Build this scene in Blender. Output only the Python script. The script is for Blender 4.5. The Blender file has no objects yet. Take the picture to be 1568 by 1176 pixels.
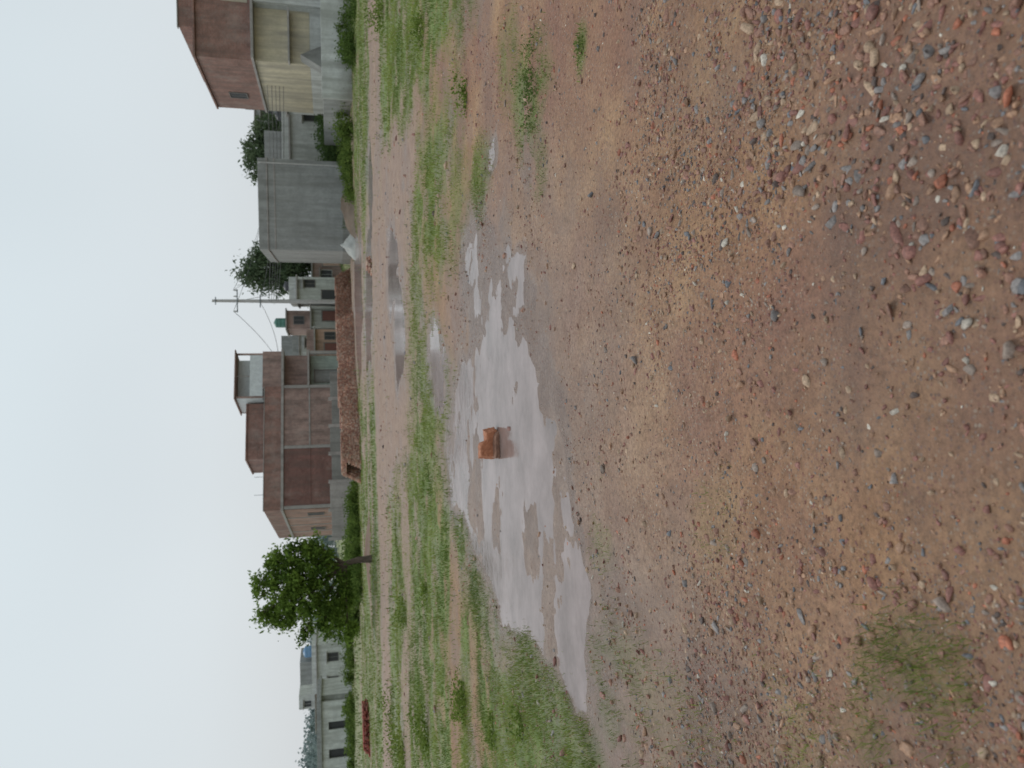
import bpy, bmesh, math, random
import numpy as np
from mathutils import Matrix, Vector
random.seed(4); rng=np.random.default_rng(7)
sc=bpy.context.scene
sc.view_settings.view_transform='Standard'; sc.view_settings.look='None'; sc.view_settings.exposure=0

# ------------------------------------------------------------ numeric noise
def _h(ix,iy,s):
    n=(ix*374761393+iy*668265263+s*144269504)&0xffffffff
    n=((n^(n>>13))*1274126177)&0xffffffff
    return ((n^(n>>16))&0xffff)/65535.0
def vn(x,y,s=0):
    x=np.asarray(x,float);y=np.asarray(y,float)
    ix=np.floor(x).astype(np.int64);iy=np.floor(y).astype(np.int64)
    fx=x-ix;fy=y-iy;fx=fx*fx*(3-2*fx);fy=fy*fy*(3-2*fy)
    a=_h(ix,iy,s);b=_h(ix+1,iy,s);c=_h(ix,iy+1,s);d=_h(ix+1,iy+1,s)
    return (a+(b-a)*fx)*(1-fy)+(c+(d-c)*fx)*fy
def fbm(x,y,scale,s=0,o=4):
    t=0;a=1;n=0;f=1/scale
    for i in range(o):
        t=t+a*(vn(x*f+i*17.3,y*f-i*9.1,s+i)*2-1);n+=a;a*=.5;f*=2.03
    return t/n
def ss(a,b,x):
    t=np.clip((x-a)/(b-a),0,1);return t*t*(3-2*t)
def ell(X,Y,cx,cy,rx,ry,soft=.3):
    d=np.sqrt(((X-cx)/rx)**2+((Y-cy)/ry)**2)
    return 1-ss(1-soft,1+soft,d)

# ------------------------------------------------------------ terrain
MAIN=[(.62,8.0),(.35,9.0),(-.05,9.85),(-.56,10.45),(-1.03,10.7),(-1.6,10.4),(-1.78,9.2),(-2.02,8.2),(-2.3,7.37),
(-2.2,6.42),(-2.2,5.8),(-2.3,4.95),(-2.2,4.55),(-1.81,4.75),(-1.36,4.7),(-.93,4.78),(-.70,4.95),(-.45,5.05),
(-.2,5.25),(.05,5.5),(.28,5.85),(.45,6.5)]
ELLS=[(.86,6.35,.36,.6,.74),(.85,7.7,.6,1.0,.70),(2.3,7.25,.25,.3,.5),(.35,11.7,.7,1.0,.95),(2.9,20.0,1.3,1.7,1),(1.3,18.2,1.4,1.6,1),
      (-.15,11.2,.4,.6,.8),(3.4,32.5,2.8,3.8,1),(7.6,29.5,1.5,1.6,.9),(5.2,44.8,4.6,5.4,1),(-4.9,9.0,.25,.3,.7),(1.5,8.6,.5,.6,.62)]
def polysd(X,Y,P):
    d=np.full(X.shape,1e9);ins=np.zeros(X.shape,bool);n=len(P)
    for i in range(n):
        ax,ay=P[i];bx,by=P[(i+1)%n];ex,ey=bx-ax,by-ay
        t=np.clip(((X-ax)*ex+(Y-ay)*ey)/(ex*ex+ey*ey),0,1)
        d=np.minimum(d,np.hypot(X-ax-t*ex,Y-ay-t*ey))
        c=((ay>Y)!=(by>Y))&(X<(bx-ax)*(Y-ay)/((by-ay) if by!=ay else 1e-9)+ax)
        ins^=c
    return np.where(ins,d,-d)
def puddle(X,Y,band=False):
    m=np.zeros(X.shape)
    sel=(X>-3.6)&(X<2.0)&(Y>3.6)&(Y<12.4)
    sd=polysd(X[sel],Y[sel],MAIN)+.24*fbm(X[sel],Y[sel],.45,31)
    m[sel]=ss(-.9,.0,sd) if band else ss(-.26,.2,sd)
    for i,(cx,cy,rx,ry,am) in enumerate(ELLS):
        if band:rx,ry=rx*1.35,ry*1.35
        sel=(abs(X-cx)<rx*2)&(abs(Y-cy)<ry*2)
        if sel.any():
            a=X[sel];b=Y[sel]
            w=fbm(a,b,min(rx,ry)*.9,50+i)*.6
            d=np.sqrt(((a-cx)/rx)**2+((b-cy)/ry)**2)+w
            m[sel]=np.maximum(m[sel],am*(1-ss(.55,1.2,d)))
    return m
def height(X,Y,p=None):
    if p is None:p=puddle(X,Y)
    near=1-ss(12,20,Y)
    z=.022+.012*fbm(X,Y,1.3,1)+.012*fbm(X,Y,.3,2)+.008*fbm(X,Y,.09,3,3)*near
    far=ss(13,30,Y)*(1-p)
    z=z+far*(.03+.07*np.maximum(fbm(X,Y,4,5),-.3)+.03*fbm(X,Y,1.1,6))
    z=z+ss(34,62,Y)*ss(9,20,X)*1.1*(1-p)
    isl=fbm(X*.6,Y*.9,.42,9,5)
    isl=np.where(Y>14,isl*.3,isl)
    bar=.018*ell(X,Y,-1.15,6.15,.5,.28,.6)+.010*ell(X,Y,-.15,6.2,.2,.45,.6)+.010*ell(X,Y,-1.5,8.3,.3,.5,.6)
    z=z-p*(.034+.03*ss(13,17,Y)+.06*ss(20,34,Y))+p*(.042*np.maximum(isl,-.4)+bar)
    r=np.exp(-((Y-24.6-.5*np.sin(X*.12))/.3)**2)+np.exp(-((Y-26.3-.5*np.sin(X*.12))/.3)**2)
    z=z-.05*r*(1-p)
    return z
def pathmask(X,Y):
    c=25.5+.6*np.sin(X*.12)+.5*fbm(X,Y,5,77)
    return 1-ss(1.9,3.2,abs(Y-c)+.8*fbm(X,Y,1.2,78))
def grassmask(X,Y,p=None):
    if p is None:p=puddle(X,Y)
    n=fbm(X,Y,.9,21);n2=fbm(X,Y,3.,22);n3=fbm(X,Y,.25,23)
    xl=np.interp(Y,[3.4,4.3,4.8,8.2,10.5,14,20,23],[-2.5,-2.1,-1.9,-1.85,-1.5,-.9,-1.8,-3.5])
    g=ss(-.1,.5,xl-X+.7*n)*ss(3.2,4.9,Y+.7*n)
    xr=np.interp(Y,[5,7.7,9.3,13.6,19.8,23],[4.4,4.0,3.8,5.0,6.2,7])
    g=np.maximum(g,ss(-.2,.8,X-xr+.8*n)*ss(5,6.5,Y))
    for cx,cy,rx,ry,a in [(-.9,13.2,1.9,2.6,.9),(1.2,14.8,1.7,1.9,.8),(3.0,12.2,1.3,2.7,.95),(2.35,9.7,.8,1.1,.6),
        (2.3,5.8,.4,.55,.85),(2.1,4.5,.16,.10,.8),(2.2,7.9,.4,.5,.8),(-.98,1.72,.26,.34,.85),(-1.75,3.3,.35,.6,.4),
        (2.9,6.5,.4,.4,.6),(-1.1,4.3,.5,.2,.3),(1.7,5.6,.25,.3,.4),(-1.9,3.9,.5,.5,.6),(.55,13.4,.6,1,.6),(-.6,2.9,.25,.2,.2),(-1.4,2.4,.3,.3,.3)]:
        g=np.maximum(g,a*ell(X+.3*n*rx,Y+.5*n*ry,cx,cy,rx,ry,.5)*np.where(Y<6,ss(-.35,.15,n3),1))
    far=ss(21,30,Y+3*n2)
    g=np.maximum(g,far*ss(-.6,-.1,n2+.4*n))
    mud=ell(X,Y,1.3,19.8,4.6,4.6,.4)*ss(-.4,.1,n2+.4)
    g=g*(1-.85*mud)*(1-.95*pathmask(X,Y))*(1-.95*ss(.3,.75,p))
    g=g*(1-.93*ell(X,Y,4.0,30.5,4.2,3.5,.3))*(1-.93*ell(X,Y,4.8,40,5.5,5,.3))
    br=ss(.12,.4,fbm(X*.35,Y*1.1,1.6,26))*ss(6,9,Y)*(1-ss(40,80,Y))
    g=g*(1-.85*br)*(1-.6*ss(.08,.35,fbm(X,Y,.5,27))*ss(5,7,Y))
    g=g*(1-.9*ell(X,Y,2.2,53,11,7,.3))
    return np.clip(g,0,1)

def axis(lo,hi,a,b,d,gr):
    m=list(np.arange(a,b,d));s=d;x=m[-1]
    while x<hi: s*=gr;x+=s;m.append(x)
    s=d;x=a;l=[]
    while x>lo: s*=gr;x-=s;l.append(x)
    return np.array(l[::-1]+m)
gx=axis(-1500,1500,-3.4,4.4,.025,1.025); gy=axis(-60,2500,.9,12.5,.025,1.022)
GX,GY=np.meshgrid(gx,gy); X=GX.ravel();Y=GY.ravel()
P=puddle(X,Y);PB=puddle(X,Y,True);Z=height(X,Y,P);G=grassmask(X,Y,P)

def npmesh(name,V,F,mat,cols=None,smooth=False):
    me=bpy.data.meshes.new(name);V=np.asarray(V,np.float32);F=np.asarray(F,np.int32);k=F.shape[1]
    me.vertices.add(len(V));me.vertices.foreach_set('co',V.ravel())
    me.loops.add(F.size);me.loops.foreach_set('vertex_index',F.ravel())
    me.polygons.add(len(F));me.polygons.foreach_set('loop_start',np.arange(0,F.size,k,dtype=np.int32))
    if smooth: me.polygons.foreach_set('use_smooth',np.ones(len(F),bool))
    me.update(calc_edges=True)
    if cols is not None:
        a=me.color_attributes.new('Col','FLOAT_COLOR','POINT')
        c=np.ones((len(V),4),np.float32);c[:,:3]=cols;a.data.foreach_set('color',c.ravel())
    me.materials.append(mat)
    ob=bpy.data.objects.new(name,me);sc.collection.objects.link(ob);return ob

# ------------------------------------------------------------ materials
class M:
    def __init__(s,name):
        s.m=bpy.data.materials.new(name);s.m.use_nodes=True;s.t=s.m.node_tree
        s.b=s.t.nodes['Principled BSDF'];s.tc=s.n('ShaderNodeTexCoord').outputs['Object']
    def n(s,ty,**k):
        q=s.t.nodes.new(ty)
        for a,v in k.items():setattr(q,a,v)
        return q
    def l(s,a,b):s.t.links.new(a,b)
    def noise(s,scale,det=5,rough=.6,vec=None):
        q=s.n('ShaderNodeTexNoise');q.inputs['Scale'].default_value=scale;q.inputs['Detail'].default_value=det
        q.inputs['Roughness'].default_value=rough;s.l(vec or s.tc,q.inputs['Vector']);return q.outputs['Fac']
    def ramp(s,f,stops):
        q=s.n('ShaderNodeValToRGB');s.l(f,q.inputs['Fac']);e=q.color_ramp.elements
        while len(e)<len(stops):e.new(.5)
        for i,(p,c) in enumerate(stops):
            e[i].position=p;e[i].color=(c,c,c,1) if isinstance(c,(int,float)) else (*c,1)
        return q.outputs['Color']
    def mix(s,f,a,b,bt='MIX'):
        q=s.n('ShaderNodeMix',data_type='RGBA',blend_type=bt)
        for v,i in ((f,0),(a,6),(b,7)):
            if isinstance(v,(int,float)):q.inputs[i].default_value=v
            elif isinstance(v,tuple):q.inputs[i].default_value=(*v,1)
            else:s.l(v,q.inputs[i])
        return q.outputs[2]
    def math(s,op,a,b=0.):
        q=s.n('ShaderNodeMath',operation=op)
        for i,v in enumerate((a,b)):
            if isinstance(v,(int,float)):q.inputs[i].default_value=v
            else:s.l(v,q.inputs[i])
        return q.outputs[0]
    def map(s,sc_):
        q=s.n('ShaderNodeMapping');q.inputs['Scale'].default_value=sc_;s.l(s.tc,q.inputs['Vector']);return q.outputs[0]
    def bump(s,h,st,d):
        q=s.n('ShaderNodeBump');q.inputs['Strength'].default_value=st;q.inputs['Distance'].default_value=d
        s.l(h,q.inputs['Height']);s.l(q.outputs[0],s.b.inputs['Normal'])
    def col(s,c):s.l(c,s.b.inputs['Base Color']) if not isinstance(c,tuple) else setattr(s.b.inputs['Base Color'],'default_value',(*c,1))
    def rough(s,r):
        if isinstance(r,(int,float)):s.b.inputs['Roughness'].default_value=r
        else:s.l(r,s.b.inputs['Roughness'])
    def vcol(s):
        q=s.n('ShaderNodeAttribute',attribute_name='Col');return q.outputs['Color']

def ground_mat():
    m=M('wet_earth')
    at=m.vcol();sp=m.n('ShaderNodeSeparateColor');m.l(at,sp.inputs[0]);g,w,pk=sp.outputs[0],sp.outputs[1],sp.outputs[2]
    soil=m.ramp(m.noise(1.8,4,.65),[(.3,(.25,.13,.075)),(.5,(.355,.197,.108)),(.7,(.44,.265,.148))])
    soil=m.mix(m.ramp(m.noise(.6,3,.6),[(.44,0),(.62,.8)]),soil,(.27,.135,.097))
    soil=m.mix(pk,soil,m.ramp(m.noise(3.5,4,.7),[(.3,(.25,.17,.135)),(.7,(.42,.305,.245))]))
    fine=m.noise(38,5,.78)
    soil=m.mix(1.,soil,m.ramp(fine,[(.25,.4),(.5,.98),(.75,1.42)]),'MULTIPLY')
    v=m.n('ShaderNodeTexVoronoi');v.inputs['Scale'].default_value=80;m.l(m.tc,v.inputs['Vector'])
    hs=m.n('ShaderNodeSeparateColor');m.l(v.outputs['Color'],hs.inputs[0])
    peb=m.ramp(hs.outputs[0],[(0,(.12,.085,.075)),(.3,(.27,.12,.085)),(.55,(.22,.18,.165)),(.8,(.36,.24,.165)),(1,(.45,.38,.31))])
    pm=m.math('MULTIPLY',m.ramp(hs.outputs[1],[(.5,0),(.55,1)]),m.ramp(v.outputs['Distance'],[(.35,1),(.5,0)]))
    pm=m.math('MULTIPLY',pm,m.ramp(m.noise(2.2,2),[(.35,.15),(.6,.9)]))
    soil=m.mix(pm,soil,peb)
    gc=m.ramp(m.noise(3.5,6,.75),[(.3,(.085,.12,.034)),(.5,(.14,.20,.048)),(.7,(.24,.275,.085))])
    gm=m.math('MULTIPLY',g,m.ramp(m.noise(12,4,.8),[(.3,.5),(.52,1.)]))
    c=m.mix(gm,soil,gc)
    c=m.mix(m.math('MULTIPLY',w,.55),c,(.12,.068,.053))
    m.col(c)
    r=m.math('SUBTRACT',.82,m.math('MULTIPLY',w,.55));m.rough(r)
    m.b.inputs['Specular IOR Level'].default_value=.4
    m.bump(fine,.85,.014)
    return m.m
wetv=np.clip(.55*PB*(1-ss(.6,.9,P))+.6*ss(.05,.5,P)+.55*ell(X,Y,.9,7.4,1.2,2.4,.4)*ss(-.3,.3,fbm(X,Y,.35,41))
   +.4*ss(.1,.4,fbm(X,Y,1.5,42))*(Y>2)+.35*ss(.1,.35,fbm(X,Y,.6,44))
   +.5*ell(X,Y,-1.9,3.6,.9,1.2,.5)+.6*(1-ss(1.6,2.6,Y+.6*fbm(X,Y,.5,45))),0,1)
pkv=np.clip(ss(.0,.4,P)+ss(11,15,Y+.8*fbm(X,Y,2,43))*.8+.6*ell(X,Y,-.5,7.4,2.6,4,.3)+.35*ell(X,Y,-2,3.3,1.2,1.6,.5),0,1)
gcol=G*(.4+.6*ss(3,5,Y))
nx,ny=len(gx),len(gy)
idx=np.arange(nx*ny).reshape(ny,nx)
F=np.stack([idx[:-1,:-1],idx[:-1,1:],idx[1:,1:],idx[1:,:-1]],-1).reshape(-1,4)
npmesh('ground',np.stack([X,Y,Z],1),F,ground_mat(),np.stack([gcol,wetv,pkv],1),True)

# water
def water_mat():
    m=M('muddy_water')
    c=m.ramp(m.noise(1.6,5,.7,m.map((.8,1,1))),[(.34,(.17,.12,.105)),(.5,(.25,.185,.17)),(.66,(.33,.25,.235))])
    m.col(c);m.rough(.12);m.b.inputs['IOR'].default_value=1.33
    m.bump(m.noise(7,4),.14,.02);return m.m
WM=water_mat()
def sheet(name,pts,z=0.0):
    me=bpy.data.meshes.new(name);me.from_pydata([(x,y,z) for x,y in pts],[],[list(range(len(pts)))]);me.materials.append(WM)
    o=bpy.data.objects.new(name,me);sc.collection.objects.link(o);return o
cx=sum(p[0] for p in MAIN)/len(MAIN);cy=sum(p[1] for p in MAIN)/len(MAIN)
o=sheet('puddle',[(cx+(x-cx)*1.12,cy+(y-cy)*1.08) for x,y in MAIN])
for i,(a,b,rx,ry,am) in enumerate(ELLS):
    sheet('puddle',[(a+rx*1.25*math.cos(t*math.tau/40),b+ry*1.25*math.sin(t*math.tau/40)) for t in range(40)],-.0007*(i+1)+(.035 if b>28 else 0))

# ------------------------------------------------------------ gravel
def vc_mat(name,rough=.7,nz=0,amt=.3,spec=.4,trans=0):
    m=M(name);c=m.vcol()
    if nz:c=m.mix(1.,c,m.ramp(m.noise(nz,3,.7),[(.3,1-amt),(.7,1+amt)]),'MULTIPLY')
    m.col(c);m.rough(rough);m.b.inputs['Specular IOR Level'].default_value=spec
    if trans:
        t=m.n('ShaderNodeBsdfTranslucent');m.l(c,t.inputs[0]);d=m.n('ShaderNodeBsdfDiffuse');m.l(c,d.inputs[0]);x=m.n('ShaderNodeMixShader');x.inputs[0].default_value=trans
        m.l(d.outputs[0],x.inputs[1]);m.l(t.outputs[0],x.inputs[2]);m.l(x.outputs[0],m.t.nodes['Material Output'].inputs[0])
    return m.m
def ico(sub):
    bm=bmesh.new();bmesh.ops.create_icosphere(bm,subdivisions=sub,radius=1)
    v=np.array([x.co[:] for x in bm.verts]);f=np.array([[q.index for q in p.verts] for p in bm.faces]);bm.free();return v,f
def rotm(N,tilt):
    a=rng.uniform(0,6.283,N);b=rng.normal(0,tilt,N);c=rng.normal(0,tilt,N)
    ca,sa,cb,sb,cc,scn=np.cos(a),np.sin(a),np.cos(b),np.sin(b),np.cos(c),np.sin(c)
    o=np.ones(N);z=np.zeros(N)
    Rz=np.stack([ca,-sa,z,sa,ca,z,z,z,o],1).reshape(N,3,3)
    Rx=np.stack([o,z,z,z,cb,-sb,z,sb,cb],1).reshape(N,3,3)
    Ry=np.stack([cc,z,scn,z,o,z,-scn,z,cc],1).reshape(N,3,3)
    return Rx@Ry@Rz
PAL=np.array([(.27,.14,.10),(.33,.19,.12),(.38,.26,.175),(.27,.21,.175),(.22,.20,.195),(.145,.15,.165),(.10,.075,.068),(.52,.46,.39),(.38,.13,.075),(.24,.105,.085)])
PW=np.array([.23,.18,.12,.10,.08,.055,.06,.022,.055,.19]);PW/=PW.sum()
def stones(x,y,r,sub):
    base,f=ico(sub);N=len(x);K=len(base);T=14
    temps=[]
    for t in range(T):
        q=base*(1+rng.normal(0,.10,(K,1)))
        for _ in range(9):
            d=rng.normal(size=3);d/=np.linalg.norm(d);k=rng.uniform(.35,.75);s=q@d;q=q-np.outer(np.maximum(s-k,0),d)
        temps.append(q*1.35)
    temps=np.array(temps);V=temps[rng.integers(0,T,N)]
    V=V*np.stack([rng.uniform(.8,1.6,N),rng.uniform(.6,1,N),rng.uniform(.4,.8,N)],1)[:,None,:]*r[:,None,None]
    V=np.einsum('nij,nkj->nki',rotm(N,.4),V)
    z=height(x,y)+r*rng.uniform(-.4,.22,N)
    V=V+np.stack([x,y,z],1)[:,None,:]
    c=PAL[rng.choice(len(PAL),N,p=PW)]*rng.uniform(.7,1.25,(N,1))
    c=c*.93+np.array([.28,.16,.105])*.07
    C=np.repeat(c[:,None,:],K,1)
    FF=f[None]+(np.arange(N)*K)[:,None,None]
    return V.reshape(-1,3),FF.reshape(-1,3),C.reshape(-1,3)
def scatter(n,x0,x1,y0,y1,dens):
    x=rng.uniform(x0,x1,n);y=rng.uniform(y0,y1,n);k=rng.uniform(0,1,n)<dens(x,y);return x[k],y[k]
def sd(x,y):
    d=.22+.78*ss(-.22,.3,fbm(x,y,.7,61)+.4*fbm(x,y,.22,62));d=d*(1-.9*ss(.3,.7,puddle(x,y)))
    d=d*np.clip(.5+.5*(1-ss(2.0,4.2,y))+.3*ss(0,1,x)*(1-ss(2.5,4,y)),0,1)
    return d
parts=[];off=0
def add(x,y,r,sub):
    global off
    v,f,c=stones(x,y,r,sub);parts.append((v,f+off,c));off+=len(v)
x,y=scatter(75000,-2.6,2.6,.9,3.6,sd);add(x,y,np.clip(rng.lognormal(math.log(.0040),.5,len(x)),.0015,.014),1)
x,y=scatter(65000,-4.5,5,3.4,11,lambda a,b:sd(a,b)*(1-ss(8.5,11,b)));add(x,y,np.clip(rng.lognormal(math.log(.0055),.5,len(x)),.003,.018),1)
x,y=scatter(11000,-2.2,2.6,.9,4.0,sd);add(x,y,np.clip(rng.lognormal(math.log(.0094),.4,len(x)),.006,.022),2)
x,y=scatter(5200,-1.6,2.0,.9,2.6,lambda a,b:ss(-.2,.3,a-(b-1.2)*.9+.5*fbm(a,b,.4,63)+.35));add(x,y,np.clip(rng.lognormal(math.log(.012),.38,len(x)),.007,.024),2)
x,y=scatter(2200,-4,4.5,4.0,10,sd);add(x,y,np.clip(rng.lognormal(math.log(.013),.4,len(x)),.008,.028),2)
x,y=scatter(1500,-10,12,10,26,lambda a,b:(1-grassmask(a,b))*(1-puddle(a,b)));add(x,y,np.clip(rng.lognormal(math.log(.026),.4,len(x)),.015,.06),1)
gm=vc_mat('gravel_stone',.58,120,.4,.4)
npmesh('gravel',np.concatenate([p[0] for p in parts]),np.concatenate([p[1] for p in parts]),gm,np.concatenate([p[2] for p in parts]))

# ------------------------------------------------------------ grass
def blades(x,y,h,w,lean,pal):
    N=len(x);z=height(x,y)-.004;a=rng.uniform(0,6.283,N);dx,dy=np.cos(a),np.sin(a)
    b=rng.uniform(0,6.283,N);lx,ly=np.cos(b)*h*lean*rng.uniform(.2,1,N),np.sin(b)*h*lean*rng.uniform(.2,1,N)
    h=h*(1+.7*fbm(x,y,.6,73))
    B=np.stack([x,y,z],1);W=np.stack([dx*w/2,dy*w/2,np.zeros(N)],1);L=np.stack([lx,ly,np.zeros(N)],1);U=np.zeros((N,3));U[:,2]=h
    V=np.stack([B-W,B+W,B-W*.75+L*.35+U*.6,B+W*.75+L*.35+U*.6,B+L+U],1)
    f=np.array([[0,1,3],[0,3,2],[2,3,4]]);FF=f[None]+(np.arange(N)*5)[:,None,None]
    pal=np.array(pal);t=np.clip(.5+1.1*fbm(x,y,1.4,71)+rng.normal(0,.16,N),0,1)[:,None]
    c=pal[0]*(1-t)+pal[1]*t
    dry=rng.uniform(0,1,N)<.07;c[dry]=(.32,.26,.13);c=c*rng.uniform(.85,1.15,(N,1))
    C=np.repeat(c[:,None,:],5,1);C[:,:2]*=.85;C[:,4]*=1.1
    return V.reshape(-1,3),FF.reshape(-1,3),C.reshape(-1,3)
gp=[];off=0
GPAL=((.12,.18,.042),(.29,.34,.085))
def addg(n,x0,x1,y0,y1,h,w,lean=.8,pal=GPAL,pw=1.,cl=.28):
    global off
    x,y=scatter(n,x0,x1,y0,y1,lambda a,b:grassmask(a,b)**pw*(.3+.7*ss(-.3,.2,fbm(a,b,cl,72))))
    v,f,c=blades(x,y,rng.uniform(.45,1.25,len(x))*h,rng.uniform(.7,1.3,len(x))*w,lean,pal);gp.append((v,f+off,c));off+=len(v)
addg(40000,-2.9,2.8,2.4,4.8,.036,.003,1.)
addg(14000,-1.45,-.55,1.2,2.4,.05,.0024,1.1,cl=.12)
addg(200000,-5,6,4.5,9.5,.036,.0045,1.1,pw=1.1)
addg(220000,-10,13,9.5,20,.05,.009,1.,pw=1.1)
addg(140000,-30,32,19,48,.09,.022,.9,((.12,.17,.042),(.26,.31,.08)))
addg(36000,-60,70,48,110,.2,.07,.8,((.12,.16,.055),(.21,.25,.10)))
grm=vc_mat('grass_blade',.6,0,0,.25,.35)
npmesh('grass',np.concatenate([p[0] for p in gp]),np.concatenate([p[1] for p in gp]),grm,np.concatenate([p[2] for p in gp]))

# ------------------------------------------------------------ foliage
LM=vc_mat('leaf',.55,0,0,.35,.35)
def leaves(lobes,nclump,per,size,csig,pal,asp=.42,droop=.5,inner=.5):
    lob=np.array(lobes,float);wt=lob[:,3]**2;wt/=wt.sum();k=rng.choice(len(lob),nclump,p=wt)
    d=rng.normal(size=(nclump,3));d/=np.linalg.norm(d,axis=1)[:,None]
    cc=lob[k,:3]+d*(lob[k,3]*rng.uniform(inner,1.12,nclump))[:,None]
    shade=rng.uniform(0,1,nclump)
    sg=rng.uniform(.6,1.4,nclump)
    N=nclump*per;c=np.repeat(cc,per,0)+rng.normal(size=(N,3))*csig*np.array([1,1,.7])*np.repeat(sg,per)[:,None];t=np.repeat(shade,per)*.75+rng.uniform(0,.25,N)
    a=rng.normal(size=(N,3));a[:,2]-=droop;a/=np.linalg.norm(a,axis=1)[:,None]
    b=np.cross(a,rng.normal(size=(N,3)));b/=np.linalg.norm(b,axis=1)[:,None]
    s=(size*rng.uniform(.6,1.3,N))[:,None]
    V=np.stack([c-a*s*.5,c+b*s*asp*.5,c+a*s*.5,c-b*s*asp*.5],1)
    F=(np.arange(4)[None]+(np.arange(N)*4)[:,None])
    pal=np.array(pal);C=pal[0]*(1-t[:,None])+pal[1]*t[:,None]
    return V.reshape(-1,3),F,np.repeat(C[:,None,:],4,1).reshape(-1,3)
def tube(pts,rad,seg=9):
    V=[];F=[]
    for i,(p,r) in enumerate(zip(pts,rad)):
        p=Vector(p);q=Vector(pts[min(i+1,len(pts)-1)])-Vector(pts[max(i-1,0)]);q.normalize()
        u=(Vector((1,0,0))-q*q.x).normalized() if abs(q.x)<.9 else Vector((0,1,0));v=q.cross(u)
        for k in range(seg):
            a=k*math.tau/seg;rr=r*(1+.08*math.sin(3*a+i));V.append(p+u*math.cos(a)*rr+v*math.sin(a)*rr)
    for i in range(len(pts)-1):
        for k in range(seg):
            F.append([i*seg+k,i*seg+(k+1)%seg,(i+1)*seg+(k+1)%seg,(i+1)*seg+k])
    return V,F
def bark():
    m=M('bark');m.col(m.ramp(m.noise(14,6,.7,m.map((1,1,.25))),[(.3,(.05,.035,.025)),(.7,(.14,.105,.08))]));m.rough(.9);m.bump(m.noise(20,5,.7,m.map((1,1,.2))),.8,.03);return m.m
BK=bark()
def empty(name,loc=(0,0,0),rz=0):
    e=bpy.data.objects.new(name,None);e.location=loc;e.rotation_euler=(0,0,rz);sc.collection.objects.link(e);e.empty_display_size=.2;return e
def pmesh(name,V,F,mat,par,smooth=False):
    me=bpy.data.meshes.new(name);me.from_pydata([tuple(v) for v in V],[],F);me.materials.append(mat)
    if smooth:
        for p in me.polygons:p.use_smooth=True
    me.update();o=bpy.data.objects.new(name,me);sc.collection.objects.link(o);o.parent=par;return o
def tree(name,base,lobes,trunk_top,r0,nclump,per,size,csig,pal,inner=.5,droop=.5):
    e=empty(name)
    V=[];F=[]
    def ad(p,r):
        v,f=tube(p,r);o=len(V);V.extend(v);F.extend([[i+o for i in q] for q in f])
    b=Vector(base);t=Vector(trunk_top);mid=b.lerp(t,.5)+Vector((r0*.5,0,0))
    ad([b-Vector((0,0,.2)),b+Vector((0,0,.08)),mid,t],[r0*1.5,r0*1.1,r0*.85,r0*.7])
    for lx,ly,lz,lr in lobes:
        q=Vector((lx,ly,lz));m1=t.lerp(q,.5)+Vector((random.uniform(-.2,.2)*lr,0,-.1*lr))
        ad([t-Vector((0,0,r0)),m1,q],[r0*.55,r0*.32,r0*.12])
        for _ in range(3):
            d=Vector([random.gauss(0,1) for _ in range(3)]).normalized()*lr*.8;ad([m1.lerp(q,.6),q+d],[r0*.2,r0*.05])
    pmesh('trunk_and_limbs',V,F,BK,e,True)
    v,f,c=leaves(lobes,nclump,per,size,csig,pal,inner=inner,droop=droop)
    o=npmesh('crown',v,f,LM,c);o.parent=e
    return e
T=32.3
tree('neem_tree',(-7.3,T,.0),[(-7.9,T,3.5,.85),(-8.6,T-.2,2.8,.95),(-9.4,T+.3,3.8,.6),(-6.85,T,3.1,.55),(-9.8,T,1.8,.6),(-8.2,T,4.5,.5),(-7.3,T-.3,2.2,.7),(-8.9,T+.2,1.6,.7),(-10.2,T+.2,2.9,.35),(-9.2,T,4.5,.3),(-7.1,T,4.0,.4),(-10.3,T,1.1,.35),(-6.5,T,2.3,.35),(-8.0,T,1.2,.4)],
     (-7.45,T,1.3),.15,400,46,.18,.14,((.045,.085,.02),(.23,.34,.065)),inner=.5)
PT=((.07,.105,.06),(.15,.19,.105))  # far foliage greyed and lightened, haze put into the leaf colour
tree('roadside_tree',(13.5,86,.6),[(13,86,8.6,2.1),(15,87,7.6,1.9),(12,85,6.2,1.8),(14.2,86,5.2,2.3),(16,87,5.5,1.5),(12.6,86,10.2,1.2)],(13.6,86,3.5),.3,420,26,.45,.42,PT)
tree('roadside_tree',(22.5,76,.8),[(21.5,76,7.6,1.5),(23.4,77,8.2,1.4),(25,76,7,1.3),(22.5,76,6,1.6),(20.6,76,6.9,.9)],(22.5,76,3.5),.25,300,24,.4,.35,PT)
def shrub(name,items,nc,per,size,cs,pal):
    v,f,c=leaves(items,nc,per,size,cs,pal,asp=.5,droop=-.4,inner=.1);return npmesh(name,v,f,LM,c)
SG=((.065,.11,.03),(.19,.26,.065))
def row(n,fx,fy,r0,r1,zz):
    L=[]
    for i in range(n):
        t=random.random();x=fx[0]+(fx[1]-fx[0])*t+random.gauss(0,.3);y=fy[0]+(fy[1]-fy[0])*t+random.gauss(0,1.2);r=random.uniform(r0,r1)
        L.append((x,y,zz+r*.5+float(height(np.array([x]),np.array([y]))[0]),r))
    return L
shrub('shrub_thicket',row(60,(14,32),(44,42),.35,.85,0),1500,22,.16,.16,SG)
shrub('shrub_thicket',row(20,(16.5,26),(40,38),.25,.6,0),500,20,.13,.14,((.05,.09,.025),(.13,.19,.05)))
shrub('shrub_thicket',row(30,(16,22),(56,58),.6,1.1,0),700,20,.2,.2,((.05,.09,.035),(.12,.18,.065)))
shrub('shrub_thicket',row(34,(10.5,15.5),(47.5,46),.25,.5,0),600,20,.13,.14,SG)
shrub('shrub_thicket',row(30,(-12,-6.2),(46,49),.3,.6,0),700,22,.16,.16,SG)
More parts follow.
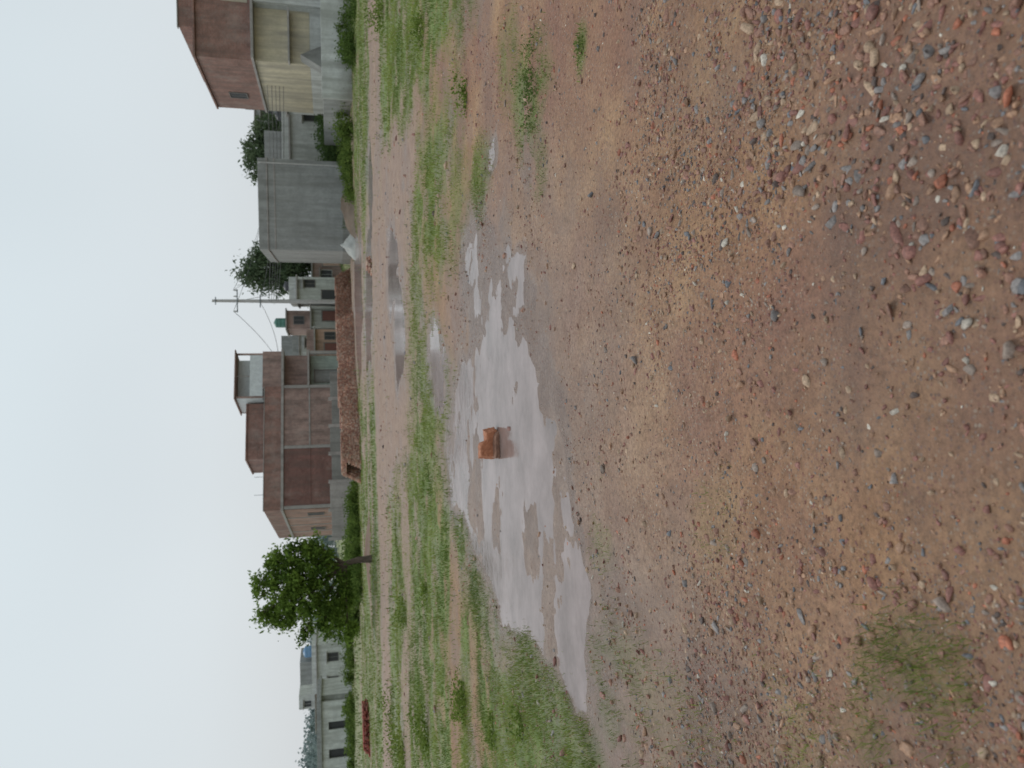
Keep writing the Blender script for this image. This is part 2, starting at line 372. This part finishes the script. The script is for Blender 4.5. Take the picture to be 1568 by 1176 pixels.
shrub('shrub_thicket',row(30,(-16,-10.5),(52,50),.4,.8,0),600,20,.18,.16,SG)
shrub('shrub_thicket',row(36,(-40,-16),(74,68),.4,.8,0),600,20,.25,.2,SG)
for bx,by,r,n in [(-4.05,9.4,.17,40),(-4.3,9.9,.13,24),(-6.2,13.5,.3,50),(-3.7,13.2,.16,24),(-8.7,18.5,.4,50),(-5.3,17.5,.25,30),(5.9,12.5,.2,30),(3.4,8.6,.14,20),(10.2,21,.4,50),(-9.5,22,.4,40),(-3.0,6.4,.1,16),(-3.6,7.6,.12,20)]:
    shrub('weed_plant',[(bx,by,r*.4,r),(bx+r,by+r*.5,r*.3,r*.7),(bx-r*.9,by,r*.25,r*.6)],n,14,.03+r*.12,r*.35,((.09,.14,.03),(.25,.32,.075)))
shrub('weed_plant',[(2.3,5.65,.03,.14),(2.45,5.8,.02,.12),(2.1,5.75,.02,.1),(2.62,5.7,.02,.1)],60,12,.028,.045,((.07,.11,.035),(.19,.24,.075)))
shrub('weed_plant',[(2.1,4.5,.02,.05),(2.18,4.52,.02,.04)],22,10,.022,.02,((.08,.12,.035),(.21,.26,.08)))
L=[]
for i in range(150):
    x=random.uniform(-260,40) if i<110 else random.uniform(40,330);y=random.uniform(250,330);r=random.uniform(2.5,5);L.append((x,y,r*.9+random.uniform(0,2.5)+(3.5 if x<-95 else 0),r))
v,f,c=leaves(L,5200,14,1.3,.9,((.24,.30,.30),(.31,.36,.35)),asp=.6);npmesh('distant_trees',v,f,LM,c)  # pale blue-grey leaves: distance haze painted into their colour

# ------------------------------------------------------------ building kit
def brick_mat(name,c1,c2,mortar,dirt=.45):
    m=M(name);s=m.n('ShaderNodeSeparateXYZ');m.l(m.tc,s.inputs[0]);u=m.math('ADD',s.outputs[0],s.outputs[1])
    cb=m.n('ShaderNodeCombineXYZ');m.l(u,cb.inputs[0]);m.l(s.outputs[2],cb.inputs[1])
    b=m.n('ShaderNodeTexBrick');m.l(cb.outputs[0],b.inputs['Vector']);b.inputs['Scale'].default_value=1
    b.inputs['Brick Width'].default_value=.23;b.inputs['Row Height'].default_value=.085;b.inputs['Mortar Size'].default_value=.009
    b.inputs['Color1'].default_value=(*c1,1);b.inputs['Color2'].default_value=(*c2,1);b.inputs['Mortar'].default_value=(*mortar,1)
    c=m.mix(1.,b.outputs['Color'],m.ramp(m.noise(.9,7,.8),[(.3,1-dirt),(.7,1.35)]),'MULTIPLY')
    st=m.ramp(m.noise(1.2,6,.7,m.map((1.6,1.6,.25))),[(.44,0),(.66,.7)])
    c=m.mix(st,c,(.14,.10,.085))
    ef=m.ramp(m.noise(.55,6,.7,m.map((1,1,.8))),[(.52,0),(.7,.5)]);c=m.mix(ef,c,(.38,.32,.28))
    m.col(c);m.rough(.9);m.bump(b.outputs['Fac'],-.4,.01);return m.m
def plaster(name,c,dirt=.35,streak=.5,stain=(.10,.095,.085)):
    m=M(name);q=m.mix(1.,c,m.ramp(m.noise(1.3,7,.8),[(.3,1-dirt),(.7,1.14)]),'MULTIPLY')
    st=m.ramp(m.noise(1.1,6,.7,m.map((1.8,1.8,.18))),[(.42,0),(.64,streak)])
    q=m.mix(st,q,stain)
    s=m.n('ShaderNodeSeparateXYZ');m.l(m.tc,s.inputs[0]);lo=m.math('SUBTRACT',1.0,m.math('ADD',s.outputs[2],m.math('MULTIPLY',m.noise(1.6,5),1.2)))
    q=m.mix(m.ramp(lo,[(.0,0),(.8,.6)]),q,(.17,.15,.12))
    m.col(q);m.rough(.85);m.bump(m.noise(12,6,.7),.3,.02);return m.m
def plain(name,c,r=.6,met=0):
    m=M(name);m.col(m.mix(1.,c,m.ramp(m.noise(5,4),[(.3,.85),(.7,1.1)]),'MULTIPLY'));m.rough(r);m.b.inputs['Metallic'].default_value=met;return m.m
BR=brick_mat('brick_red',(.31,.155,.12),(.25,.125,.097),(.27,.215,.185))
BRD=brick_mat('brick_dark',(.23,.10,.082),(.185,.085,.07),(.19,.14,.12))
BRO=brick_mat('brick_orange',(.42,.225,.16),(.35,.185,.135),(.35,.28,.24))
BRP=brick_mat('brick_pink',(.37,.235,.195),(.32,.20,.165),(.35,.30,.27))
CON=plaster('concrete',(.38,.355,.33),.3,.45,(.15,.14,.125))
GRY=plaster('cement_plaster',(.34,.345,.33),.35,.65,(.18,.18,.165))
GRD=plaster('cement_dark',(.26,.26,.24),.3,.5)
WHT=plaster('whitewash',(.62,.63,.60),.35,.7,(.30,.30,.27))
CRM=plaster('cream_paint',(.60,.53,.38),.3,.75,(.30,.27,.22))
GRN=plaster('pale_green_paint',(.44,.51,.45),.25,.45)
SAL=plaster('salmon_paint',(.55,.36,.28),.2,.45)
FRM=plaster('weathered_frame',(.26,.24,.22),.3,.4)
DRK=plain('dark_interior',(.05,.05,.052),.7);MTL=plain('painted_metal',(.16,.19,.20),.5);RED=plain('maroon_door',(.19,.07,.055),.5)
TKB=plain('black_tank',(.06,.06,.065),.4);TKG=plain('green_tank',(.08,.20,.16),.4);TKU=plain('blue_tank',(.15,.28,.44),.4)
GLS=plain('grey_sheet',(.62,.66,.65),.5);CRD=plain('concrete_pole_mat',(.46,.45,.43),.8);INS=plain('insulator',(.5,.5,.48),.3)
def box(par,name,x0,x1,y0,y1,z0,z1,mat,bev=.012):
    bm=bmesh.new();bmesh.ops.create_cube(bm,size=1)
    for v in bm.verts:v.co=Vector((x0+(v.co.x+.5)*(x1-x0),y0+(v.co.y+.5)*(y1-y0),z0+(v.co.z+.5)*(z1-z0)))
    if bev:bmesh.ops.bevel(bm,geom=list(bm.edges),offset=min(bev,.2*min(x1-x0,y1-y0,z1-z0)),segments=1,affect='EDGES')
    me=bpy.data.meshes.new(name);bm.to_mesh(me);bm.free();me.materials.append(mat)
    o=bpy.data.objects.new(name,me);sc.collection.objects.link(o);o.parent=par;return o
def window(e,x,z,w,h,y=0,fr=FRM,pane=DRK,shade=True,side=False):
    def bx(n,a,b,c,d,z0,z1,m):
        if side: box(e,n,c,d,a,b,z0,z1,m)
        else: box(e,n,a,b,c,d,z0,z1,m)
    bx('window_pane',x,x+w,y-.02,y+.05,z,z+h,pane)
    for a,b,z0,z1 in ((x-.06,x,z-.06,z+h+.06),(x+w,x+w+.06,z-.06,z+h+.06),(x,x+w,z+h,z+h+.06),(x,x+w,z-.06,z)):
        bx('window_frame',a,b,y-.06,y+.04,z0,z1,fr)
    bx('mullion',x+w/2-.02,x+w/2+.02,y-.04,y-.021,z,z+h,fr)
    if shade:bx('sunshade',x-.2,x+w+.2,y-.5,y+.02,z+h+.12,z+h+.2,CON)
def door(e,x,z,w,h,y=0,m=RED):
    box(e,'opening_shade_panel',x,x+w,y-.03,y+.05,z,z+h,m);box(e,'door_frame',x-.08,x-.003,y-.06,y+.04,z,z+h,FRM);box(e,'door_frame',x+w+.003,x+w+.08,y-.06,y+.04,z,z+h,FRM);box(e,'lintel',x-.08,x+w+.08,y-.07,y+.04,z+h+.003,z+h+.12,FRM)
def tank(e,x,y,z,r,h,m):
    pts=[(0,0),(.95,0),(1,.05),(1,.3),(.96,.33),(1,.36),(1,.62),(.96,.65),(1,.68),(.98,.82),(.6,.93),(.3,.95),(.3,1),(0,1)]
    V=[];F=[];S=18
    for pr,pz in pts:
        for k in range(S):
            a=k*math.tau/S;V.append((x+pr*r*math.cos(a),y+pr*r*math.sin(a),z+pz*h))
    for i in range(len(pts)-1):
        for k in range(S):F.append([i*S+k,i*S+(k+1)%S,(i+1)*S+(k+1)%S,(i+1)*S+k])
    pmesh('water_tank_drum',V,F,m,e,True)
def parapet(e,x0,x1,y0,y1,z,h,m,t=.15):
    box(e,'parapet',x0,x1,y0,y0+t,z,z+h,m);box(e,'parapet',x0,x1,y1-t,y1,z,z+h,m)
    box(e,'parapet',x0,x0+t,y0+t+.003,y1-t-.003,z,z+h,m);box(e,'parapet',x1-t,x1,y0+t+.003,y1-t-.003,z,z+h,m)

# brick house
B=empty('brick_house',(-9.3,60,0),math.radians(18))
box(B,'plinth',-.1,13.1,-.1,17,-.2,.75,GRD)
box(B,'wall_dark_bay',0,4.9,0,16.8,.75,5.35,BRD);box(B,'wall_light_bay',4.9,9.9,.02,16.8,.75,5.35,BRP)
box(B,'side_wall',-.04,.0-.003,.25,16.7,.75,5.35,BRO)
for a in (0,4.75,9.75):box(B,'column',a,a+.25,-.06,.2,.75,5.349,CON)
for b in (4.2,8.4,12.6,16.55):box(B,'side_column',-.08,.1,b,b+.25,.75,5.349,CON)
box(B,'roof_slab',-.12,13.05,-.12,16.9,5.352,5.55,CON)
box(B,'lintel_band',.255,4.745,-.03,.1,3.3,3.42,BRD);box(B,'lintel_band',5.003,9.745,-.03,.1,3.3,3.42,CON)
parapet(B,-.04,9.9,-.04,16.8,5.553,1.25,BR,.2);box(B,'coping',-.06,9.92,-.07,.18,6.806,6.86,CON)
box(B,'recess_wall',9.9,13,1.2,16.8,.75,5.35,BRP);box(B,'porch_wall',10.05,12.9,1.05,1.195,.8,3.3,GRN)
box(B,'porch_slab',9.92,13.05,-.1,1.19,3.35,3.5,CON);box(B,'porch_column',12.7,12.95,-.05,.2,.75,3.348,CON)
door(B,10.6,.8,1.0,2.1,1.04,GRY)
box(B,'upper_wall',9.9,12.95,.05,5,5.555,7.0,BRP)
box(B,'upper_room',4.4,9.0,1.6,7,5.56,8.25,BR);box(B,'upper_room_slab',4.3,9.0,1.5,7.1,8.253,8.37,BR)
for a,b in ((9.1,.3),(12.75,.3),(9.1,4.6),(12.75,4.6)):box(B,'stairhead_post',a,a+.14,b,b+.14,7.0 if a>10 else 6.9,9.05,BRP)
box(B,'stairhead_back_wall',9.25,12.74,1.6,1.72,7.0,9.04,GLS);box(B,'stairhead_low_wall',9.25,12.74,.32,.44,7.003,8.0,GLS)
box(B,'stairhead_side_wall',9.12,9.2,.45,4.54,7.003,9.04,GLS)
box(B,'stairhead_mullion',10.9,10.98,.35,.42,8.003,9.04,CON)
s=box(B,'stairhead_roof',8.95,13.1,.0,4.9,9.06,9.15,BRP)
for a in (1.2,2.6):
    box(B,'starter_rod',a,a+.03,.05,.08,6.86,7.5,MTL)
for b in (2.0,10.5):window(B,b,2.4,1.0,1.2,-.06,FRM,DRK,False,True)

Wl=empty('boundary_wall',(-10.6,54.0,0),math.radians(12))
for i in range(6):
    box(Wl,'panel',i*2.0+.12,i*2.0+1.98,0,.15,-.1,1.75+.12*(i%2)-.03*i,GRD if i>1 else CON)
    box(Wl,'pier',i*2.0-.12,i*2.0+.117,-.05,.22,-.1,2.0-.03*i,CON)

# brick stack
def bricks(name,org,ang,L,D,H,pal,mat,mess=.02):
    bx=np.array([[a,b,c] for a in (-.5,.5) for b in (-.5,.5) for c in (-.5,.5)],float)
    f=np.array([[0,1,3,2],[4,6,7,5],[0,4,5,1],[2,3,7,6],[0,2,6,4],[1,5,7,3]])
    pos=[];dim=[]
    nz=int(H/.078);nj=int(D/.24)
    for k in range(nz):
        for j in range(nj):
            if 0<j<nj-1 and k<nz*.7:continue
            for i in range(int(L/.118)):
                u=i*.118;top=nz*(.80+.24*vn(u*.5,3.3,5)+.12*vn(u*2.3,j*.7,6))
                if k>top or u<.05*k*1.2 or u>L-.05*k*1.2:continue
                pos.append((u+random.gauss(0,.006),j*.24+random.gauss(0,mess)+k*.006,k*.078+.04));dim.append((.108,.225,.072))
    pos=np.array(pos);N=len(pos);V=bx[None]*np.array(dim)[:,None,:]
    a=rng.normal(0,.04 if mess<.05 else .5,N);R=np.zeros((N,3,3));R[:,0,0]=np.cos(a);R[:,0,1]=-np.sin(a);R[:,1,0]=np.sin(a);R[:,1,1]=np.cos(a);R[:,2,2]=1
    V=np.einsum('nij,nkj->nki',R,V)+pos[:,None,:]
    ca,sa=math.cos(ang),math.sin(ang);W=V.copy();W[...,0]=V[...,0]*ca-V[...,1]*sa+org[0];W[...,1]=V[...,0]*sa+V[...,1]*ca+org[1];W[...,2]+=org[2]
    pal=np.array(pal);blk=fbm(pos[:,0]*1.0,pos[:,2]*2,.9,88)[:,None]
    c=pal[rng.integers(0,len(pal),N)]*rng.uniform(.8,1.2,(N,1))*(1+.35*blk)
    return npmesh(name,W.reshape(-1,3),(f[None]+(np.arange(N)*8)[:,None,None]).reshape(-1,4),mat,np.repeat(c[:,None,:],8,1).reshape(-1,3))
BM=vc_mat('loose_brick',.85,9,.3,.3)
BP=[(.50,.28,.20),(.44,.24,.175),(.54,.34,.26),(.38,.20,.155),(.52,.38,.30)]
bricks('brick_stack',(-4.6,43.0,-.02),math.radians(50),7.8,1.5,1.2,BP,BM)
bricks('brick_stack',(-1.2,48.5,-.02),math.radians(38),8.2,1.5,1.25,BP,BM)
bricks('brick_stack',(4.4,55.8,0),math.radians(42),6.5,1.5,1.3,BP,BM)
bricks('brick_heap',(4.4,29.2,.0),math.radians(10),.7,.5,.3,BP,BM,.06)
bricks('brick_heap',(-18.4,38,-.02),math.radians(12),2.6,1.2,.42,[(.40,.11,.09),(.34,.10,.08),(.4,.17,.13)],BM,.12)

# grey cement house
H=empty('cement_house',(8.9,50.4,0),math.radians(-4))
box(H,'body',0,5.75,0,9,.1,5.35,GRY);box(H,'roof_slab',-.06,5.81,-.06,9.05,5.353,5.45,CON);parapet(H,0,5.75,0,9,5.453,.5,GRY,.12)
box(H,'band',-.02,5.77,-.025,.02,4.9,5.0,CON);box(H,'plinth',-.05,5.8,-.05,9.02,-.1,.75,GRD)
box(H,'rain_pipe',5.4,5.5,-.1,-.003,.7,5.9,CRD)
def heap(name,cx,cy,r,h,mat,seed,asp=1.):
    V=[];F=[];R=14;S=36
    for i in range(R+1):
        for k in range(S):
            a=k*math.tau/S;q=i/R;n=float(fbm(np.array([math.cos(a)*q*2+seed]),np.array([math.sin(a)*q*2]),.7,seed)[0])
            V.append((cx+math.cos(a)*q*r*asp*(1+.15*n),cy+math.sin(a)*q*r*(1+.15*n),h*(1-q)**.8*(1+.35*n)+.0 -.15*q))
    for i in range(R):
        for k in range(S):F.append([i*S+k,i*S+(k+1)%S,(i+1)*S+(k+1)%S,(i+1)*S+k])
    me=bpy.data.meshes.new(name);me.from_pydata(V,[],F);me.materials.append(mat)
    for p in me.polygons:p.use_smooth=True
    o=bpy.data.objects.new(name,me);sc.collection.objects.link(o)
heap('sand_heap',8.9,48.2,.8,.85,plaster('pale_sand',(.50,.50,.47),.3,.2),3,1.3)
heap('earth_heap',11.0,47.5,1.7,1.0,plaster('brown_earth',(.17,.12,.085),.4,.2),5,1.2)
heap('earth_heap',-7.6,34.5,1.3,.35,plaster('red_earth',(.28,.16,.11),.3,.2),8,2.2)
H=empty('white_house',(16.9,60,.6),math.radians(-5))
box(H,'body',0,5.4,0,8,-.6,3.75,WHT);box(H,'roof_slab',-.15,5.55,-.2,8.1,3.753,3.88,CON);parapet(H,0,5.4,0,8,3.883,.5,WHT,.12)
window(H,3.6,1.6,.9,1.1,0,GRD);box(H,'rain_stained_band',-.02,5.42,-.022,.02,.4,.55,GRD)
box(H,'roof_room',1.2,3.4,3,6,3.885,5.9,GRY);tank(H,4.5,2.2,3.88,.5,1.1,TKB)
H=empty('concrete_house',(26.2,85,.6),math.radians(6))
box(H,'body',0,6.5,0,8,-.6,6.0,GRD);box(H,'slab',-.2,6.7,-.3,8.2,6.003,6.15,CON);box(H,'upper_floor',2.2,6.4,.6,7,6.153,8.6,GRY);box(H,'upper_slab',2.0,6.6,.4,7.2,8.603,8.72,CON);tank(H,5.5,2,8.72,.55,1.3,TKB);tank(H,1.0,2,6.15,.55,1.3,TKG)
window(H,3.2,6.8,1.0,1.1,.6,GRY);window(H,1.2,3.6,1.1,1.2,0,GRY);window(H,4.3,3.6,1.1,1.2,0,GRY)
for a in (.4,2.0,5.9):box(H,'stub_column',a,a+.25,.1,.35,8.72 if a>2.1 else 6.15,9.9 if a>2.1 else 7.4,CON)

# cream & brick house at right
H=empty('two_storey_house',(18.7,45,.7),math.radians(-2))
box(H,'ground_floor_side',0,3.0,.0,8.8,1.8,4.85,CRM);box(H,'ground_floor_lower',-.01,3.0,-.01,8.81,-.7,1.797,WHT);box(H,'ground_floor',3.0,11,.25,8.8,-.7,4.85,WHT)
box(H,'floor_slab',-.12,11.2,-.75,8.95,4.853,5.0,CON)
box(H,'upper_storey',0,11,0,8.8,5.003,8.0,BR);box(H,'upper_plaster_strip',3.2,4.5,-.03,-.003,5.2,6.6,CRM)
box(H,'roof_slab',-.1,11.2,-.2,8.9,8.003,8.12,BR);parapet(H,1.6,11,0,8.8,8.123,.75,BR,.15);box(H,'parapet_coping',1.5,11.1,-.06,.2,8.876,8.94,CON)
for a in (3.05,6.6,10.6):box(H,'porch_column',a,a+.32,-.7,-.4,-.7,4.85-.003,WHT)
box(H,'verandah_shade_panel',6.95,9.1,.2,.247,1.2,3.9,DRK);box(H,'balcony_shade_strip',4.2,10.5,.19,.246,4.1,4.849,DRK)  # dark panels over solid wall, verandah and balcony shade put into colour
box(H,'canopy',-.1,2.9,-.6,-.003,2.9,3.0,CON);window(H,6.2,5.9,1.1,1.2,0,FRM,DRK,False)
window(H,5.6,5.9,.9,1.0,-.0,FRM,DRK,False,True)
box(H,'annex',.5,2.3,8.85,10.8,-.7,3.6,WHT);box(H,'annex_slab',.3,2.4,8.82,11.0,3.603,3.72,CON)
box(H,'compound_wall',-2.9,4.5,-3.2,-3.02,-.8,1.15,WHT);box(H,'compound_wall_return',-2.9,-2.72,-3.017,6,-.8,1.1,GRY)
V=[(-1.6,-1.2,-.8),(1.6,-1.2,-.8),(.1,-1.2,2.3),(-1.6,-.1,-.8),(1.6,-.1,-.8),(.1,-.1,2.3)]
pmesh('stain_prism',V,[[0,1,2],[5,4,3],[0,2,5,3],[1,4,5,2],[0,3,4,1]],GRD,H)  # grey prism standing in for a triangular dark stain
tank(H,9.5,5,8.9,.6,1.4,TKB)

# street houses
H=empty('street_house',(2.9,77,.1),math.radians(5))
box(H,'body',0,2.9,0,7,-.3,3.0,SAL);box(H,'slab',-.2,3.1,-.5,7.1,3.003,3.15,CON);parapet(H,0,2.9,0,7,3.153,.7,BRP,.12);door(H,.5,0,1.0,2.1);window(H,1.9,1.1,.7,1.0,0,FRM,DRK,False)
H=empty('street_house',(6.0,80,.1),math.radians(4))
box(H,'body',0,2.3,0,8,-.3,3.4,WHT);box(H,'slab',-.2,2.5,-.6,8,3.403,3.55,CON);box(H,'upper',.2,2.1,1,6,3.553,5.9,BRP);box(H,'upper_slab',0,2.3,.6,6.2,5.903,6.03,CON);door(H,.9,0,1.0,2.3,0,RED);tank(H,.9,1.6,6.03,.5,1.2,TKG);window(H,.7,4.2,.8,1.0,1.0,FRM,DRK,False)
for a in (.02,2.05):box(H,'porch_column',a,a+.22,-.55,-.33,-.3,3.4-.003,WHT)
H=empty('street_house',(8.6,79,.2),math.radians(-3))
box(H,'body',0,2.6,0,8,-.3,4.6,WHT);box(H,'slab',-.2,2.8,-.5,8.1,4.603,4.74,CON);parapet(H,0,2.6,0,8,4.743,.7,WHT,.12);door(H,.4,0,.9,2.2,0,DRK);window(H,1.6,2.9,.7,1.0,0,FRM);tank(H,1.8,2,4.8,.5,1.3,TKB)
for a in (.02,2.35):box(H,'porch_column',a,a+.22,-.45,-.23,-.3,4.6-.003,WHT)
H=empty('street_house',(11.3,84,.2),0)
box(H,'body',0,3,0,7,-.3,3.2,BRP);box(H,'slab',-.2,3.2,-.4,7.1,3.203,3.33,CON);window(H,.5,1.2,.9,1.1,0,WHT);door(H,1.9,0,.8,2.1,0,SAL)
H=empty('street_house',(.2,92,.0),math.radians(3))
box(H,'body',0,7,0,7,-.3,5.2,WHT);box(H,'slab',-.2,7.2,-.3,7.1,5.203,5.33,CON);parapet(H,0,7,0,7,5.333,.7,GRY,.12);window(H,1.2,3.4,1,1.1,0,GRD);window(H,4.6,3.4,1,1.1,0,GRD);box(H,'roof_room',3.8,6.2,2,5,5.335,7.4,GRY)

# far-left houses
H=empty('low_white_house',(-42.5,80,0),math.radians(3))
box(H,'back_wall',0,10,1.5,7,-.2,3.2,WHT);box(H,'roof_slab',-.3,10.3,-.5,7.2,3.203,3.4,GRY);parapet(H,0,10,-.3,7,3.403,.3,GRY,.12)
for a,b in ((0,1.4),(2.4,4.1),(5.0,7.0),(7.8,9.9)):box(H,'front_wall',a,b,-.2,0,-.2,3.2-.003,WHT)
for a,b in ((1.4,2.4),(4.1,5.0),(7.0,7.8)):box(H,'front_spandrel',a+.003,b-.003,-.18,0,2.5,3.19,WHT);box(H,'opening_shade_panel',a+.003,b-.003,.1,.15,-.2,2.5,DRK)  # dark panels behind the openings, their colour stands in for inside shade
H=empty('white_house',(-37.5,95,0),math.radians(-4))
box(H,'body',0,6.2,0,8,-.2,3.9,WHT);box(H,'slab',-.2,6.4,-.4,8.1,3.903,4.03,CON);box(H,'upper',.6,3.5,1.5,6,4.033,6.0,GRY);parapet(H,0,6.2,0,8,4.033,.5,WHT,.12);window(H,1,1.4,1,1.2,0,GRD);window(H,4,1.4,1,1.2,0,GRD);tank(H,4.6,2,4.03,.7,1.6,TKU)
H=empty('brick_cottage',(-46,104,0),0)
box(H,'body',0,5,0,7,-.2,4.4,BRO);box(H,'slab',-.2,5.2,-.4,7.1,4.403,4.53,CON);box(H,'upper',2.7,4.6,1,5,4.533,6.6,WHT);window(H,1,1.5,1,1.2,0,WHT);window(H,3,5,.8,.9,1,WHT)

# ------------------------------------------------------------ utility pole and wires
U=empty('utility_pole',(6.85,62,0))
V,F=tube([(0,0,-.3),(0,0,5),(0,0,10.5)],[.19,.16,.11],10);pmesh('pole_shaft',V,F,CRD,U,True)
box(U,'crossarm',-.9,.9,-.18,-.11,8.6,8.68,MTL);box(U,'crossarm',-.5,.5,-.18,-.11,6.9,6.98,MTL);box(U,'top_bracket',-.3,.3,-.16,-.10,10.2,10.27,MTL)
for a in (-.82,0.35,.82):V,F=tube([(a,-.14,8.68),(a,-.14,8.8),(a,-.14,8.93)],[.06,.07,.03],8);pmesh('insulator',V,F,INS,U)
def wire(a,b,sag,r=.012):
    a=Vector(a);b=Vector(b);pts=[a.lerp(b,i/16)-Vector((0,0,sag*4*(i/16)*(1-i/16))) for i in range(17)]
    V,F=tube(pts,[r]*17,4);return V,F
V=[];F=[]
def aw(*k):
    v,f=wire(*k);o=len(V);V.extend(v);F.extend([[i+o for i in q] for q in f])
for dz in (0,.28,.56,.84,1.15):aw((6.85,61.9,5.6+dz*.6),(27,40,4.0+dz),.45,.017)
aw((7.67,61.86,8.93),(23.6,94.9,9.2),.6,.018);aw((6.03,61.86,8.93),(24.4,94.9,9.2),.6,.018)
aw((6.03,61.86,8.93),(2.9,65.5,6.3),.2,.022);aw((6.85,61.9,7),(2.9,65.5,5.9),.25,.02);aw((6.85,61.9,7),(12,57,5.9),.3,.016);aw((6.85,61.9,8.6),(10,79,5.2),.3,.018);aw((6.85,61.9,7.6),(9,80,5),.3,.018)
aw((7.67,61.86,8.93),(14.5,90,8.6),.4,.018)
o=pmesh('power_wires',V,F,plain('wire',(.08,.08,.085),.5),U);o.matrix_parent_inverse=Matrix.Translation((-6.85,-62,0))
for (px,py,ph) in ((14.5,90,8.6),(24,95,9.2)):
    q=empty('utility_pole',(px,py,.5));v,f=tube([(0,0,-.5),(0,0,4),(0,0,ph)],[.15,.12,.09],8);pmesh('pole_shaft',v,f,CRD,q,True);box(q,'crossarm',-.9,.9,-.14,-.08,ph-.6,ph-.5,MTL)

# ------------------------------------------------------------ broken brick in the puddle
def rough_brick(par,name,dim,loc,rot,col,seed):
    bm=bmesh.new();bmesh.ops.create_cube(bm,size=1)
    for v in bm.verts:v.co=Vector((v.co.x*dim[0],v.co.y*dim[1],v.co.z*dim[2]))
    bmesh.ops.subdivide_edges(bm,edges=list(bm.edges),cuts=9,use_grid_fill=True)
    r=random.Random(seed)
    for v in bm.verts:
        ex=sum(abs(abs(c)-d/2)<1e-4 for c,d in zip(v.co,dim))
        if ex>=2:v.co*=1-r.uniform(.01,.08)
        v.co+=Vector([r.gauss(0,.0016) for _ in range(3)])
    pl=Vector((.8,-.3,1)).normalized()
    for v in bm.verts:
        d=v.co.dot(pl)-.085
        if d>0:v.co-=pl*d*(.8+r.uniform(-.1,.1))
    me=bpy.data.meshes.new(name);bm.to_mesh(me);bm.free();me.materials.append(col)
    o=bpy.data.objects.new(name,me);sc.collection.objects.link(o);o.parent=par;o.location=loc;o.rotation_euler=rot
def bmat(n,a,b):
    m=M(n);m.col(m.ramp(m.noise(18,7,.7),[(.3,a),(.65,b)]));m.rough(.75);m.bump(m.noise(60,6,.7),.6,.006);return m.m
K=empty('broken_bricks',(-.60,7.35,0))
bo=bmat('wet_brick_orange',(.30,.11,.055),(.52,.21,.11));bd=bmat('wet_brick_dark',(.15,.075,.05),(.28,.14,.09))
rough_brick(K,'brick_half',(.17,.12,.17),(-.05,.02,.095),(.08,.07,.35),bo,1)
rough_brick(K,'brick_half_small',(.13,.12,.12),(.085,.02,.06),(.1,-.15,-.3),bo,2)
rough_brick(K,'brick_mud_base',(.27,.17,.07),(0,-.04,.015),(.1,.03,.12),bd,3)

# ------------------------------------------------------------ sky, sun, camera
w=bpy.data.worlds.new('World');sc.world=w;w.use_nodes=True;nt=w.node_tree;bg=nt.nodes['Background']
sk=nt.nodes.new('ShaderNodeTexSky');sk.sky_type='NISHITA';sk.sun_disc=False;sk.sun_elevation=math.radians(52);sk.sun_rotation=math.radians(-35);sk.dust_density=4
tc=nt.nodes.new('ShaderNodeTexCoord');sx=nt.nodes.new('ShaderNodeSeparateXYZ');nt.links.new(tc.outputs['Generated'],sx.inputs[0])
rp=nt.nodes.new('ShaderNodeValToRGB');nt.links.new(sx.outputs[2],rp.inputs[0]);e=rp.color_ramp.elements
e[0].position=0;e[0].color=(.66,.69,.715,1);e[1].position=.5;e[1].color=(.64,.735,.775,1)
q=e.new(.15);q.color=(.69,.745,.775,1)
nz=nt.nodes.new('ShaderNodeTexNoise');nz.inputs['Scale'].default_value=1.6;nz.inputs['Detail'].default_value=2;nt.links.new(tc.outputs['Generated'],nz.inputs['Vector'])
mr=nt.nodes.new('ShaderNodeMapRange');mr.inputs['From Min'].default_value=.3;mr.inputs['From Max'].default_value=.7;mr.inputs['To Min'].default_value=9.5;mr.inputs['To Max'].default_value=10.7;nt.links.new(nz.outputs['Fac'],mr.inputs['Value'])
vs=nt.nodes.new('ShaderNodeVectorMath');vs.operation='SCALE';nt.links.new(rp.outputs[0],vs.inputs[0]);nt.links.new(mr.outputs[0],vs.inputs['Scale'])
mx=nt.nodes.new('ShaderNodeMix');mx.data_type='RGBA';mx.inputs[0].default_value=.93;nt.links.new(sk.outputs[0],mx.inputs[6]);nt.links.new(vs.outputs[0],mx.inputs[7])
nt.links.new(mx.outputs[2],bg.inputs[0]);bg.inputs[1].default_value=.1
L=bpy.data.lights.new('sun','SUN');L.energy=1.0;L.angle=math.radians(18);L.color=(1,.95,.88)
so=bpy.data.objects.new('sun',L);sc.collection.objects.link(so)
el=math.radians(52);az=math.radians(-35);d=Vector((math.sin(az)*math.cos(el),math.cos(az)*math.cos(el),math.sin(el)))
so.rotation_euler=d.to_track_quat('Z','Y').to_euler()

cam=bpy.data.cameras.new('camera');co=bpy.data.objects.new('camera',cam);sc.collection.objects.link(co);sc.camera=co
cam.sensor_width=36;cam.lens=26.4;cam.clip_start=.05;cam.clip_end=6000
cam.dof.use_dof=True;cam.dof.focus_distance=4.4;cam.dof.aperture_fstop=2.8
th=math.radians(13.5);r=math.radians(1.0)
Fw=Vector((0,math.cos(th),-math.sin(th)));D=Vector((0,-math.sin(th),-math.cos(th)));R=Vector((1,0,0))
Yc=R*math.cos(r)+D*math.sin(r);Xc=D*math.cos(r)-R*math.sin(r);Zc=-Fw
m=Matrix((Xc,Yc,Zc)).transposed().to_4x4();m.translation=Vector((0,0,1.6));co.matrix_world=m
